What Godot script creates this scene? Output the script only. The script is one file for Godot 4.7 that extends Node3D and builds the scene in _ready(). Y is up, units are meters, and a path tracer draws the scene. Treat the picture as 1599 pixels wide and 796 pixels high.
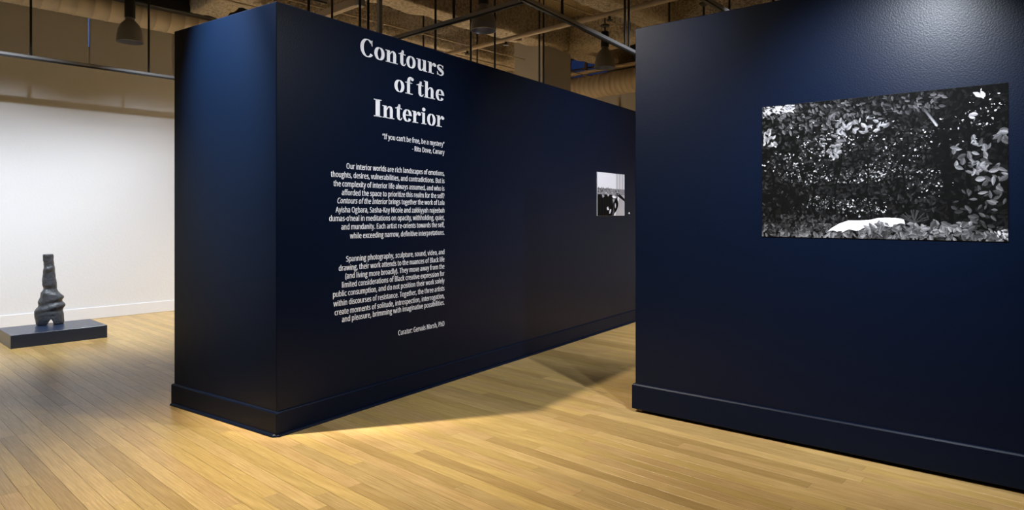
extends Node3D
# A gallery with two freestanding navy partitions, a bamboo floor and an open ceiling.
# World axes follow the building: planks run along x, the white wall stands at x = -11.15.

const SLAB := 5.2
const ROOM_X0 := -11.15
const ROOM_X1 := 6.0
const ROOM_Z0 := -12.0
const ROOM_Z1 := 5.0
const A_POS := Vector3(-4.328, 0, -2.251)
const A_TURN := 0.14067
const B_POS := Vector3(-2.811, 0, -4.451)
const B_TURN := 0.06266

var rng := RandomNumberGenerator.new()
var M := {}
var used := {}
var noise := FastNoiseLite.new()

func _ready():
	rng.seed = 7
	noise.seed = 11
	noise.frequency = 1.0
	noise.fractal_octaves = 3
	# ---- camera
	var cam := Camera3D.new()
	cam.name = "camera"
	add_child(cam)
	cam.position = Vector3(0, 1.55, 0)
	cam.rotation.y = deg_to_rad(42.86)
	cam.set_frustum(2.0 * 0.1 * 398.0 / 1030.0, Vector2(0, -0.1 * 64.5 / 1030.0), 0.1, 100.0)
	cam.current = true
	# ---- environment
	var env := Environment.new()
	env.background_mode = Environment.BG_COLOR
	env.background_color = Color(0.02, 0.04, 0.09)
	env.tonemap_mode = Environment.TONE_MAPPER_LINEAR
	env.tonemap_exposure = 0.95
	env.sdfgi_enabled = true
	env.ssao_enabled = true
	env.ssil_enabled = true
	var we := WorldEnvironment.new()
	we.name = "environment"
	we.environment = env
	add_child(we)
	materials()
	# ---- lamps: each stands in a track head
	var neutral := Color(1.0, 0.96, 0.90)
	var cool := Color(0.93, 0.96, 1.0)
	spot(Vector3(-4.80, 4.5, -1.44), Vector3(-2.4, 0, -3.0), 49, 36.0, neutral, "black track spotlight above the lit end face of the navy partition")
	spot(Vector3(-4.95, 4.5, -1.2), Vector3(-4.95, 2.5, -2.15), 17.5, 80.0, neutral, "black track spotlight aimed at the end face of the navy partition")
	spot(Vector3(-1.3, 3.9, -3.77), Vector3(-4.45, 0.9, -3.5), 40, 17.0, cool, "black track spotlight aimed at the wall text")
	spot(Vector3(-0.8, 3.3, -3.1), Vector3(-1.2, 1.75, -4.55), 38, 15.0, cool, "black track spotlight above the large foliage photograph")
	spot(Vector3(-1.8, 3.7, -6.62), Vector3(-5.0, 1.4, -6.9), 44, 19.0, cool, "black track spotlight behind the right partition aimed at the small print")
	spot(Vector3(-8.55, 4.35, -3.5), Vector3(-10.6, 0.0, -3.6), 46, 14.0, cool, "black track spotlight washing the white wall beside the partition")
	spot(Vector3(-8.55, 4.35, -1.7), Vector3(-10.6, 0.0, -1.9), 46, 16.0, cool, "black track spotlight washing the white wall behind the sculpture")
	spot(Vector3(-8.55, 4.35, -0.1), Vector3(-10.6, 0.0, 0.0), 46, 16.0, cool, "black track spotlight washing the white wall left of the plinth")
	spot(Vector3(-8.3, 3.7, -7.2), Vector3(-9.2, 0.0, -6.8), 55, 36.0, neutral, "added unseen track spotlight bouncing light off the floor behind the partition")  # added out of sight: floor bounce brightens the ceiling
	spot(Vector3(-8.3, 3.7, -8.4), Vector3(-8.6, 0.0, -10.2), 55, 36.0, neutral, "added unseen track spotlight bouncing light off the floor beyond the column")  # second added lamp, hidden, for bounce onto the ceiling
	spot(Vector3(-1.4, 4.0, -7.0), Vector3(-2.6, 0.0, -9.2), 50, 30.0, neutral, "black track spotlight lighting the floor behind the right partition")
	# ---- structure
	build_floor()
	build_shell()
	build_ceiling()
	build_partition_a()
	build_partition_b()
	# ---- things
	lettering()
	hang_pictures()
	plinth_and_sculpture()
	ducts_and_column()
	tracks()
	pendants()
	pipes()

# ------------------------------------------------------------------ helpers

func numbered(called: String) -> String:
	if not used.has(called):
		used[called] = 0
		return called
	used[called] += 1
	return "%s_%03d" % [called, used[called]]

func thing(called: String, label: String, category: String, at := Vector3.ZERO, turn := 0.0, group := "") -> Node3D:
	var o := Node3D.new()
	o.name = numbered(called)
	add_child(o)
	o.position = at
	o.rotation.y = turn
	o.set_meta("label", label)
	o.set_meta("category", category)
	if group != "":
		o.set_meta("group", group)
	return o

func struct_node(called: String, label: String, category: String, at := Vector3.ZERO, turn := 0.0) -> Node3D:
	var o := thing(called, label, category, at, turn)
	o.set_meta("kind", "structure")
	return o

func obj(called: String, mesh: Mesh, m: Material, parent: Node, at := Vector3.ZERO) -> MeshInstance3D:
	var o := MeshInstance3D.new()
	o.name = called
	o.mesh = mesh
	o.material_override = m
	o.position = at
	parent.add_child(o, true)
	return o

func begin(smooth := false) -> SurfaceTool:
	var st := SurfaceTool.new()
	st.begin(Mesh.PRIMITIVE_TRIANGLES)
	st.set_smooth_group(0 if smooth else -1)
	return st

func done(st: SurfaceTool) -> ArrayMesh:
	st.generate_normals()
	return st.commit()

func tri(st: SurfaceTool, a: Vector3, b: Vector3, c: Vector3, away: Vector3):
	# clockwise seen from outside, whichever order came in
	if (b - a).cross(c - a).dot(away) > 0.0:
		st.add_vertex(a); st.add_vertex(c); st.add_vertex(b)
	else:
		st.add_vertex(a); st.add_vertex(b); st.add_vertex(c)

func quad(st: SurfaceTool, a: Vector3, b: Vector3, c: Vector3, d: Vector3, away: Vector3):
	tri(st, a, b, c, away)
	tri(st, a, c, d, away)

func bx(st: SurfaceTool, lo: Vector3, hi: Vector3, ch := 0.0):
	# box with chamfered edges
	var c := (lo + hi) * 0.5
	var h := (hi - lo) * 0.5
	if ch <= 0.0:
		for ax in 3:
			for s in [-1.0, 1.0]:
				var n := Vector3.ZERO; n[ax] = s
				var p: Array[Vector3] = []
				for k in [[-1, -1], [1, -1], [1, 1], [-1, 1]]:
					var v := Vector3.ZERO
					v[ax] = s * h[ax]
					v[(ax + 1) % 3] = k[0] * h[(ax + 1) % 3]
					v[(ax + 2) % 3] = k[1] * h[(ax + 2) % 3]
					p.append(c + v)
				quad(st, p[0], p[1], p[2], p[3], n)
		return
	var g := h - Vector3.ONE * ch
	for ax in 3:
		var b1 := (ax + 1) % 3
		var b2 := (ax + 2) % 3
		for s in [-1.0, 1.0]:
			var n := Vector3.ZERO; n[ax] = s
			var p: Array[Vector3] = []
			for k in [[-1, -1], [1, -1], [1, 1], [-1, 1]]:
				var v := Vector3.ZERO
				v[ax] = s * h[ax]; v[b1] = k[0] * g[b1]; v[b2] = k[1] * g[b2]
				p.append(c + v)
			quad(st, p[0], p[1], p[2], p[3], n)
		for s1 in [-1.0, 1.0]:
			for s2 in [-1.0, 1.0]:
				var q: Array[Vector3] = []
				for k in [[-1, 0], [1, 0], [1, 1], [-1, 1]]:
					var v := Vector3.ZERO
					v[ax] = k[0] * g[ax]
					v[b1] = s1 * (h[b1] if k[1] == 0 else g[b1])
					v[b2] = s2 * (g[b2] if k[1] == 0 else h[b2])
					q.append(c + v)
				var n2 := Vector3.ZERO; n2[b1] = s1; n2[b2] = s2
				quad(st, q[0], q[1], q[2], q[3], n2)
	for s0 in [-1.0, 1.0]:
		for s1 in [-1.0, 1.0]:
			for s2 in [-1.0, 1.0]:
				var sg := Vector3(s0, s1, s2)
				tri(st, c + sg * Vector3(h.x, g.y, g.z), c + sg * Vector3(g.x, h.y, g.z), c + sg * Vector3(g.x, g.y, h.z), sg)

func box_mesh(lo: Vector3, hi: Vector3, ch := 0.0) -> ArrayMesh:
	var st := begin()
	bx(st, lo, hi, ch)
	return done(st)

func frame_of(d: Vector3) -> Array:
	var u := d.cross(Vector3.UP if absf(d.y) < 0.95 else Vector3.RIGHT).normalized()
	return [u, d.cross(u).normalized()]

func tube(st: SurfaceTool, pts: Array, radii: Array, seg := 12, caps := true):
	# swept round section through the points
	var rings := []
	for i in pts.size():
		var d: Vector3
		if i == 0: d = pts[1] - pts[0]
		elif i == pts.size() - 1: d = pts[i] - pts[i - 1]
		else: d = (pts[i + 1] - pts[i]).normalized() + (pts[i] - pts[i - 1]).normalized()
		if d.length() < 1e-6: d = Vector3.DOWN
		var f := frame_of(d.normalized())
		var r := []
		for k in seg:
			var a := TAU * k / seg
			r.append(pts[i] + (f[0] * cos(a) + f[1] * sin(a)) * radii[i])
		rings.append(r)
	for i in pts.size() - 1:
		for k in seg:
			var k2 := (k + 1) % seg
			var mid: Vector3 = (rings[i][k] + rings[i][k2] + rings[i + 1][k] + rings[i + 1][k2]) * 0.25
			quad(st, rings[i][k], rings[i][k2], rings[i + 1][k2], rings[i + 1][k], mid - (pts[i] + pts[i + 1]) * 0.5)
	if caps:
		for e in [0, pts.size() - 1]:
			var out: Vector3 = pts[0] - pts[1] if e == 0 else pts[e] - pts[e - 1]
			for k in seg:
				tri(st, pts[e], rings[e][k], rings[e][(k + 1) % seg], out)

func rod_mesh(a: Vector3, b: Vector3, r: float, seg := 10) -> ArrayMesh:
	var st := begin(true)
	tube(st, [a, b], [r, r], seg, false)
	st.set_smooth_group(1)
	for e in [[a, a - b], [b, b - a]]:
		var f := frame_of((b - a).normalized())
		for k in seg:
			var p0: Vector3 = e[0] + (f[0] * cos(TAU * k / seg) + f[1] * sin(TAU * k / seg)) * r
			var p1: Vector3 = e[0] + (f[0] * cos(TAU * (k + 1) / seg) + f[1] * sin(TAU * (k + 1) / seg)) * r
			tri(st, e[0], p0, p1, e[1])
	return done(st)

func lathe(profile: Array, seg := 40) -> ArrayMesh:
	# profile: [radius, height, side] with side +1 outside, -1 inside
	var st := begin(true)
	for i in profile.size() - 1:
		var p: Array = profile[i]
		var q: Array = profile[i + 1]
		st.set_smooth_group(int(q[2]))
		var tn := Vector2(q[0] - p[0], q[1] - p[1])
		for k in seg:
			var a0 := TAU * k / seg
			var a1 := TAU * (k + 1) / seg
			var d0 := Vector3(cos(a0), 0, sin(a0))
			var d1 := Vector3(cos(a1), 0, sin(a1))
			var nn := Vector3(cos((a0 + a1) / 2), 0, sin((a0 + a1) / 2)) * tn.y + Vector3.DOWN * tn.x
			var v0: Vector3 = d0 * p[0] + Vector3.UP * p[1]
			var v1: Vector3 = d1 * p[0] + Vector3.UP * p[1]
			var v2: Vector3 = d1 * q[0] + Vector3.UP * q[1]
			var v3: Vector3 = d0 * q[0] + Vector3.UP * q[1]
			if q[0] > 1e-5: tri(st, v0, v2, v3, nn)
			if p[0] > 1e-5: tri(st, v0, v1, v2, nn)
	return done(st)

# ------------------------------------------------------------------ materials

func mat(c: Color, rough: float, metal := 0.0) -> StandardMaterial3D:
	var m := StandardMaterial3D.new()
	m.albedo_color = c
	m.roughness = rough
	m.metallic = metal
	return m

func lin(r: float, g: float, b: float) -> Color:
	return Color(r, g, b).linear_to_srgb()

func noise_tex(freq: float, sd: int, oct := 4, ramp: Array = []) -> NoiseTexture2D:
	var n := FastNoiseLite.new()
	n.seed = sd
	n.frequency = freq
	n.fractal_octaves = oct
	var t := NoiseTexture2D.new()
	t.width = 512; t.height = 512
	t.seamless = true
	t.noise = n
	if ramp.size() > 0:
		var gr := Gradient.new()
		gr.offsets = PackedFloat32Array([0.0, 0.5, 1.0])
		gr.colors = PackedColorArray(ramp)
		t.color_ramp = gr
	return t

func tri_map(m: StandardMaterial3D, scale: float):
	m.uv1_triplanar = true
	m.uv1_scale = Vector3.ONE * scale

func paint(c: Color, rough: float, bump: float, scale: float, sd: int) -> StandardMaterial3D:
	var m := mat(c, rough)
	m.heightmap_enabled = true
	m.heightmap_texture = noise_tex(0.05, sd, 4)
	m.heightmap_scale = bump
	tri_map(m, scale)
	return m

func materials():
	var navy := lin(0.0006, 0.0040, 0.0155)
	M.navy = paint(navy, 0.34, 0.035, 2.8, 3)
	M.navy_trim = paint(navy, 0.45, 0.03, 2.0, 4)
	M.navy.metallic_specular = 0.32
	M.navy_trim.metallic_specular = 0.28
	M.gap_shade_black = mat(lin(0.004, 0.004, 0.005), 0.9)  # black for the filler that stands in for the shadow gap
	M.white_wall = paint(lin(0.72, 0.72, 0.73), 0.7, 0.08, 0.8, 5)
	M.white_trim = mat(lin(0.76, 0.76, 0.78), 0.45)
	M.shade = paint(lin(0.52, 0.52, 0.53), 0.85, 0.02, 3.0, 6)
	M.grey_wall = mat(lin(0.45, 0.44, 0.42), 0.8)
	M.subfloor = mat(lin(0.10, 0.065, 0.03), 0.9)
	M.vinyl = mat(lin(0.80, 0.80, 0.82), 0.5)
	M.black_metal = mat(lin(0.008, 0.008, 0.009), 0.5, 0.0)
	M.track = mat(lin(0.30, 0.30, 0.31), 0.4, 0.4)
	M.galv = mat(lin(0.34, 0.35, 0.35), 0.5, 0.5)
	M.pipe = mat(lin(0.46, 0.37, 0.26), 0.55)
	M.conduit = mat(lin(0.40, 0.33, 0.25), 0.5, 0.1)
	M.duct = paint(lin(0.52, 0.45, 0.35), 0.6, 0.03, 2.0, 8)
	M.column = paint(lin(0.48, 0.47, 0.46), 0.8, 0.08, 2.0, 9)
	M.lamp_shell = mat(lin(0.20, 0.19, 0.18), 0.4, 0.2)
	M.lamp_inner = mat(lin(0.42, 0.44, 0.52), 0.3, 0.7)
	M.wood_block = mat(lin(0.42, 0.27, 0.11), 0.7)
	M.lens = mat(Color(1, 0.95, 0.85), 0.3)
	M.lens.emission_enabled = true
	M.lens.emission = Color(1, 0.92, 0.8)
	M.lens.emission_energy_multiplier = 2.0
	M.led = mat(Color(0.7, 0.85, 1), 0.4)
	M.led.emission_enabled = true
	M.led.emission = Color(0.65, 0.8, 1)
	M.led.emission_energy_multiplier = 1.0
	M.daylight = mat(lin(0.05, 0.08, 0.15), 0.1)
	M.daylight.emission_enabled = true
	M.daylight.emission = Color(0.42, 0.58, 0.95)
	M.daylight.emission_energy_multiplier = 0.4
	# sprayed fireproofing: crumbly, tan with dark pits
	var fp := mat(Color.WHITE, 0.95)
	fp.albedo_texture = noise_tex(0.03, 21, 5, [lin(0.22, 0.175, 0.115), lin(0.48, 0.42, 0.33), lin(0.62, 0.57, 0.49)])
	fp.heightmap_enabled = true
	fp.heightmap_texture = noise_tex(0.06, 22, 4)
	fp.heightmap_scale = 2.5
	tri_map(fp, 0.9)
	M.fireproof = fp
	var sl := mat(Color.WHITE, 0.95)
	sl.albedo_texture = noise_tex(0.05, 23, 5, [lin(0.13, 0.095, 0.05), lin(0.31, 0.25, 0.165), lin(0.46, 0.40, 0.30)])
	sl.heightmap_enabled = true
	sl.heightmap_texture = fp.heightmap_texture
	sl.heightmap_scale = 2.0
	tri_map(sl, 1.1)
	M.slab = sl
	var cer := mat(lin(0.060, 0.065, 0.074), 0.40)
	cer.heightmap_enabled = true
	cer.heightmap_texture = noise_tex(0.03, 25, 4)
	cer.heightmap_scale = 0.3
	tri_map(cer, 3.0)
	M.ceramic = cer
	M.plinth = paint(lin(0.018, 0.030, 0.062), 0.3, 0.02, 3.0, 27)

# ------------------------------------------------------------------ lamps

func spot(at: Vector3, aim: Vector3, half: float, energy: float, c: Color, label: String):
	var t := thing("track_spotlight", label, "spotlight", at, 0.0, "track spotlights above the gallery")
	var d := (aim - at).normalized()
	var st := begin(true)
	tube(st, [-d * 0.20, -d * 0.19, -d * 0.02, Vector3.ZERO], [0.03, 0.045, 0.05, 0.052], 20, true)
	var head := obj("lamp_head", done(st), M.black_metal, t)
	obj("lens", rod_mesh(d * 0.0005, d * 0.004, 0.046, 20), M.lens, head)
	obj("yoke", rod_mesh(-d * 0.11, -d * 0.11 + Vector3.UP * 0.14, 0.009), M.black_metal, t)
	obj("adapter", box_mesh(-d * 0.11 + Vector3(-0.02, 0.12, -0.05), -d * 0.11 + Vector3(0.02, 0.15, 0.05), 0.004), M.black_metal, t)
	var l := SpotLight3D.new()
	l.name = "beam"
	l.light_color = c
	l.light_energy = energy
	l.spot_angle = half
	l.spot_angle_attenuation = 1.0
	l.spot_range = 30.0
	l.spot_attenuation = 2.0
	l.light_size = 0.03
	l.shadow_enabled = true
	l.basis = Basis.looking_at(d, Vector3.UP if absf(d.y) < 0.99 else Vector3.RIGHT)
	l.position = d * 0.012
	t.add_child(l)

# ------------------------------------------------------------------ floor

func strand_texture(sd: int) -> ImageTexture:
	# strand bamboo: long fibres, short dark flecks
	var w := 1024
	var h := 128
	var n := FastNoiseLite.new()
	n.seed = sd
	n.frequency = 1.0
	n.fractal_octaves = 2
	var n2 := FastNoiseLite.new()
	n2.seed = sd + 50
	n2.frequency = 1.0
	n2.fractal_octaves = 1
	var im := Image.create(w, h, false, Image.FORMAT_RGB8)
	for y in h:
		for x in w:
			var v := 0.0
			v += 0.75 * n.get_noise_2d(x * 0.0035, y * 0.05)
			v += 0.60 * n.get_noise_2d(x * 0.008 + 300.0, y * 0.15)
			v += 0.30 * n2.get_noise_2d(x * 0.020 + 900.0, y * 0.55)
			var f := n2.get_noise_2d(x * 0.05 + 70.0, y * 0.4 + 500.0)
			if f > 0.62: v -= (f - 0.62) * 2.2
			var k := clampf(0.5 + 0.62 * v, 0.0, 1.0)
			im.set_pixel(x, y, lin(0.41, 0.262, 0.090).lerp(lin(0.66, 0.455, 0.19), k))
	im.generate_mipmaps()
	return ImageTexture.create_from_image(im)

func plank_shape(st: SurfaceTool, x0: float, x1: float, z0: float, z1: float, uo: float, vo: float):
	# a board with eased upper edges, its top at y = 0
	var e := 0.0003
	var y := -0.0003
	var us := 1.0 / 1.85
	var g := [[x0, z0, y], [x0 + e, z0 + e, 0.0], [x1 - e, z0 + e, 0.0], [x1, z0, y], [x0, z1, y], [x0 + e, z1 - e, 0.0], [x1 - e, z1 - e, 0.0], [x1, z1, y], [x0, z0, -0.012], [x1, z0, -0.012], [x0, z1, -0.012], [x1, z1, -0.012]]
	var faces := [[1, 2, 6, 5, Vector3.UP], [0, 3, 2, 1, Vector3(0, 1, -1)], [4, 7, 6, 5, Vector3(0, 1, 1)], [0, 1, 5, 4, Vector3(-1, 1, 0)], [3, 2, 6, 7, Vector3(1, 1, 0)], [0, 3, 9, 8, Vector3(0, 0, -1)], [4, 7, 11, 10, Vector3(0, 0, 1)]]
	for f in faces:
		var p: Array[Vector3] = []
		for k in 4:
			p.append(Vector3(g[f[k]][0], g[f[k]][2], g[f[k]][1]))
		var order := [0, 1, 2, 0, 2, 3]
		if (p[1] - p[0]).cross(p[2] - p[0]).dot(f[4]) > 0.0:
			order = [0, 2, 1, 0, 3, 2]
		for k in order:
			st.set_uv(Vector2((p[k].x - x0) * us + uo, (p[k].z - z0) / 0.0967 * 0.95 + vo))
			st.add_vertex(p[k])

func plank_mesh(length: float, uo: float, vo: float) -> ArrayMesh:
	var st := begin()
	plank_shape(st, 0, length, 0, 0.0967, uo, vo)
	return done(st)

func build_floor():
	var fl := struct_node("floor", "glossy honey bamboo plank floor of the gallery", "floor")
	obj("subfloor", box_mesh(Vector3(ROOM_X0 - 0.3, -0.25, ROOM_Z0 - 0.3), Vector3(ROOM_X1 + 0.3, -0.0118, ROOM_Z1 + 0.3)), M.subfloor, fl)
	var tex := [strand_texture(31), strand_texture(47)]
	var rough := noise_tex(0.02, 33, 3, [Color(0.29, 0.29, 0.29), Color(0.34, 0.34, 0.34), Color(0.40, 0.40, 0.40)])
	var mats := []
	var tints := [0.87, 0.91, 0.94, 0.96, 0.98, 1.0]
	for i in 12:
		var m := mat(Color.WHITE, 1.0)
		var k: float = tints[i % 6]
		m.albedo_color = Color(k, k * (0.985 if i % 3 == 0 else 1.0), k * (0.95 if i % 2 == 0 else 1.0)) if i < 11 else Color(1, 1, 1)
		m.albedo_texture = tex[i % 2]
		m.roughness_texture = rough
		m.roughness_texture_channel = BaseMaterial3D.TEXTURE_CHANNEL_RED
		m.uv1_offset = Vector3(0.137 * i, 0.0, 0)
		mats.append(m)
	var full := 1.85
	var shapes := []
	for i in 5:
		shapes.append(plank_mesh(full - 0.0008, i * 0.21, i * 0.37))
	# lay the boards row by row, random starts, cut at the walls
	var boards := []
	var cam := Vector3(0, 1.55, 0)
	var yaw := deg_to_rad(42.86)
	var fwd := Vector3(-sin(yaw), 0, -cos(yaw))
	var rgt := Vector3(cos(yaw), 0, -sin(yaw))
	var row := 0
	var z := ROOM_Z0 + 0.002
	var last := -1
	while z + 0.098 < ROOM_Z1:
		var x := ROOM_X0 - rng.randf() * full
		while x < ROOM_X1:
			var x0 := maxf(x, ROOM_X0)
			var x1 := minf(x + full - 0.0008, ROOM_X1)
			var mi := rng.randi() % 12
			if mi == last: mi = (mi + 5) % 12
			last = mi
			if x1 - x0 > 0.02:
				# how large the board shows: seen length over distance
				var seen := 0.0
				for k in 9:
					var p := Vector3(lerpf(x0, x1, (k + 0.5) / 9.0), 0, z + 0.048) - cam
					var d := p.dot(fwd)
					if d < 0.5: continue
					var sx := p.dot(rgt) / d
					var sy := 1.55 / d
					if absf(sx) < 0.80 and sy < 0.47 and not covered(p + cam):
						seen += (x1 - x0) / (d * d)
				boards.append([seen, x0, x1, z, mi, rng.randi() % 5])
			x += full
		z += 0.098
		row += 1
	boards.sort_custom(func(a, b): return a[0] > b[0])
	var rest := []
	for i in 12:
		rest.append(null)
	for i in boards.size():
		var b: Array = boards[i]
		var len: float = b[2] - b[1]
		if i < 300 and b[0] > 0.0:
			var me: ArrayMesh = shapes[b[5]] if len > full - 0.01 else plank_mesh(len, b[5] * 0.21, b[5] * 0.37)
			obj("plank", me, mats[b[4]], fl, Vector3(b[1], 0, b[3]))
		else:
			if rest[b[4]] == null:
				rest[b[4]] = begin()
			plank_shape(rest[b[4]], b[1], b[2], b[3], b[3] + 0.0967, b[5] * 0.21 + b[1] * 0.3, b[5] * 0.37)
	# the boards farther off and out of view, one part in twelve tones
	var all := ArrayMesh.new()
	var n := 0
	for i in 12:
		if rest[i] != null:
			rest[i].generate_normals()
			rest[i].commit(all)
			all.surface_set_material(n, mats[i])
			n += 1
	var o := MeshInstance3D.new()
	o.name = "planks"
	o.mesh = all
	o.set_meta("kind", "stuff")
	fl.add_child(o, true)

func covered(p: Vector3) -> bool:
	# under or behind one of the partitions, as seen from the camera
	var a := (p - A_POS).rotated(Vector3.UP, -A_TURN)
	var b := (p - B_POS).rotated(Vector3.UP, -B_TURN)
	if a.x < 0.0 and a.z < 0.0 and a.x > -1.345: return true
	if b.z < 0.0 and b.x > 0.0: return true
	# sight line over the floor from the camera at the origin crosses partition A
	var d := Vector2(p.x, p.z)
	var dirp := rad_to_deg(atan2(-d.x, -d.y))
	if dirp < 63.0 and dirp > 30.0 and a.x < 0.0 and a.z < 0.0: return true
	if b.z < 0.0 and rad_to_deg(atan2(-d.x, -d.y)) < 32.2: return true
	return false

# ------------------------------------------------------------------ shell

func build_shell():
	var wl := struct_node("wall_left", "tall white gallery wall behind the sculpture", "wall")
	obj("wall_face", box_mesh(Vector3(ROOM_X0 - 0.25, -0.012, ROOM_Z0), Vector3(ROOM_X0, SLAB, ROOM_Z1)), M.white_wall, wl)
	var bl := struct_node("baseboard_left", "white painted baseboard along the white wall", "baseboard")
	obj("board", box_mesh(Vector3(ROOM_X0, 0.0, ROOM_Z0 + 0.05), Vector3(ROOM_X0 + 0.018, 0.17, ROOM_Z1), 0.004), M.white_trim, bl)
	# fabric shades over the clerestory windows, a sliver of dusk between two of them
	var w := 0
	for s in [[-2.86, -1.72], [-4.02, -2.885], [-1.70, -0.56], [-5.18, -4.05]]:
		var o := obj(numbered("window_shade"), box_mesh(Vector3(ROOM_X0 + 0.002, 3.74, s[0]), Vector3(ROOM_X0 + 0.024, SLAB - 0.1, s[1]), 0.003), M.shade, self)
		o.set_meta("label", ["taupe fabric shade over high window, left of the blue gap", "taupe fabric shade behind the pendant lamp, right of the blue gap", "taupe fabric shade at the far left edge of the white wall", "taupe fabric shade hidden behind the navy partition"][w])
		o.set_meta("category", "window shade")
		o.set_meta("group", "fabric shades above the white wall")
		w += 1
	var gap := obj("window_1", box_mesh(Vector3(ROOM_X0, 4.0, -2.876), Vector3(ROOM_X0 + 0.006, 4.6, -2.866)), M.daylight, self)
	gap.set_meta("kind", "structure")
	gap.set_meta("label", "thin blue sliver of dusk between two window shades")
	gap.set_meta("category", "window")
	var wf := struct_node("wall_back", "far end wall of the gallery beyond the partitions", "wall")
	obj("wall_face", box_mesh(Vector3(ROOM_X0, -0.012, ROOM_Z0 - 0.25), Vector3(ROOM_X1, SLAB, ROOM_Z0)), M.shade, wf)
	var wr := struct_node("wall_right", "side wall of the gallery out of view on the right", "wall")
	obj("wall_face", box_mesh(Vector3(ROOM_X1, -0.012, ROOM_Z0), Vector3(ROOM_X1 + 0.25, SLAB, ROOM_Z1)), M.grey_wall, wr)
	var wn := struct_node("wall_front", "wall of the gallery behind the viewer", "wall")
	obj("wall_face", box_mesh(Vector3(ROOM_X0, -0.012, ROOM_Z1), Vector3(ROOM_X1, SLAB, ROOM_Z1 + 0.25)), M.grey_wall, wn)
	# dark blue clerestory pane high on the end wall
	var wi := struct_node("window_2", "dark blue high window above the far duct", "window")
	obj("pane", box_mesh(Vector3(-9.9, 4.62, ROOM_Z0), Vector3(-8.3, 5.05, ROOM_Z0 + 0.01)), M.dusk if M.has("dusk") else dusk(), wi)
	obj("mullion", box_mesh(Vector3(-9.9, 4.79, ROOM_Z0 + 0.01), Vector3(-8.3, 4.83, ROOM_Z0 + 0.04), 0.004), M.pipe, wi)
	obj("mullion", box_mesh(Vector3(-8.88, 4.62, ROOM_Z0 + 0.012), Vector3(-8.84, 5.05, ROOM_Z0 + 0.045), 0.004), M.pipe, wi)

func dusk() -> StandardMaterial3D:
	var m := mat(lin(0.02, 0.04, 0.09), 0.1)
	m.emission_enabled = true
	m.emission = Color(0.12, 0.18, 0.34)
	m.emission_energy_multiplier = 0.6
	M.dusk = m
	return m

# ------------------------------------------------------------------ ceiling

func rough_beam(a: Vector3, b: Vector3, width: float, drop: float, sd: float) -> ArrayMesh:
	# a beam under the slab coated with lumpy sprayed fireproofing
	var dir := (b - a).normalized()
	var side := dir.cross(Vector3.UP).normalized()
	var n := int((b - a).length() / 0.11)
	var sec := [] # section points: offset across, height below the slab
	for k in 5: sec.append(Vector2(-width / 2, -drop * k / 5.0))
	for k in 6: sec.append(Vector2(-width / 2 + width * k / 5.0, -drop))
	for k in 5: sec.append(Vector2(width / 2, -drop * (4 - k) / 5.0))
	var st := begin(true)
	var prev := []
	for i in n + 1:
		var c := a.lerp(b, float(i) / n)
		var ring := []
		for k in sec.size():
			var s: Vector2 = sec[k]
			var p := c + side * s.x + Vector3.UP * s.y
			var q := p * 1.0
			var amp := 0.030 if s.y < -0.01 else 0.0
			var nv := noise.get_noise_3d(q.x * 2.3 + sd, q.y * 2.3, q.z * 2.3) + 0.6 * noise.get_noise_3d(q.x * 7.0, q.y * 7.0 + sd, q.z * 7.0)
			p += (side * (s.x / width * 2.0) + Vector3.UP * (s.y / drop)).normalized() * nv * amp * 1.4
			ring.append(p)
		if i > 0:
			for k in sec.size() - 1:
				var mid: Vector3 = (ring[k] + ring[k + 1]) * 0.5
				quad(st, prev[k], prev[k + 1], ring[k + 1], ring[k], mid - (c + Vector3.DOWN * drop * 0.45))
		prev = ring
	return done(st)

func build_ceiling():
	var ce := struct_node("ceiling", "open ceiling of tan sprayed fireproofing on beams", "ceiling", Vector3(0, SLAB, 0))
	obj("slab", box_mesh(Vector3(ROOM_X0 - 0.25, 0, ROOM_Z0 - 0.25), Vector3(ROOM_X1 + 0.25, 0.25, ROOM_Z1 + 0.25)), M.slab, ce)
	var i := 0
	for x in [-9.45, -7.79, -5.6, -3.0, -0.4, 2.2, 4.6]:
		obj("beam", rough_beam(Vector3(x, 0, ROOM_Z1 - 0.02), Vector3(x, 0, ROOM_Z0 + 0.02), 0.42, 0.58, i * 13.0), M.fireproof, ce)
		i += 1
	for z in [-9.95, -4.2, 1.2]:
		obj("beam", rough_beam(Vector3(ROOM_X0 + 0.02, 0, z), Vector3(ROOM_X1 - 0.02, 0, z), 0.44, 0.62, 200.0 + i * 13.0), M.fireproof, ce)
		i += 1

# ------------------------------------------------------------------ partitions

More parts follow.
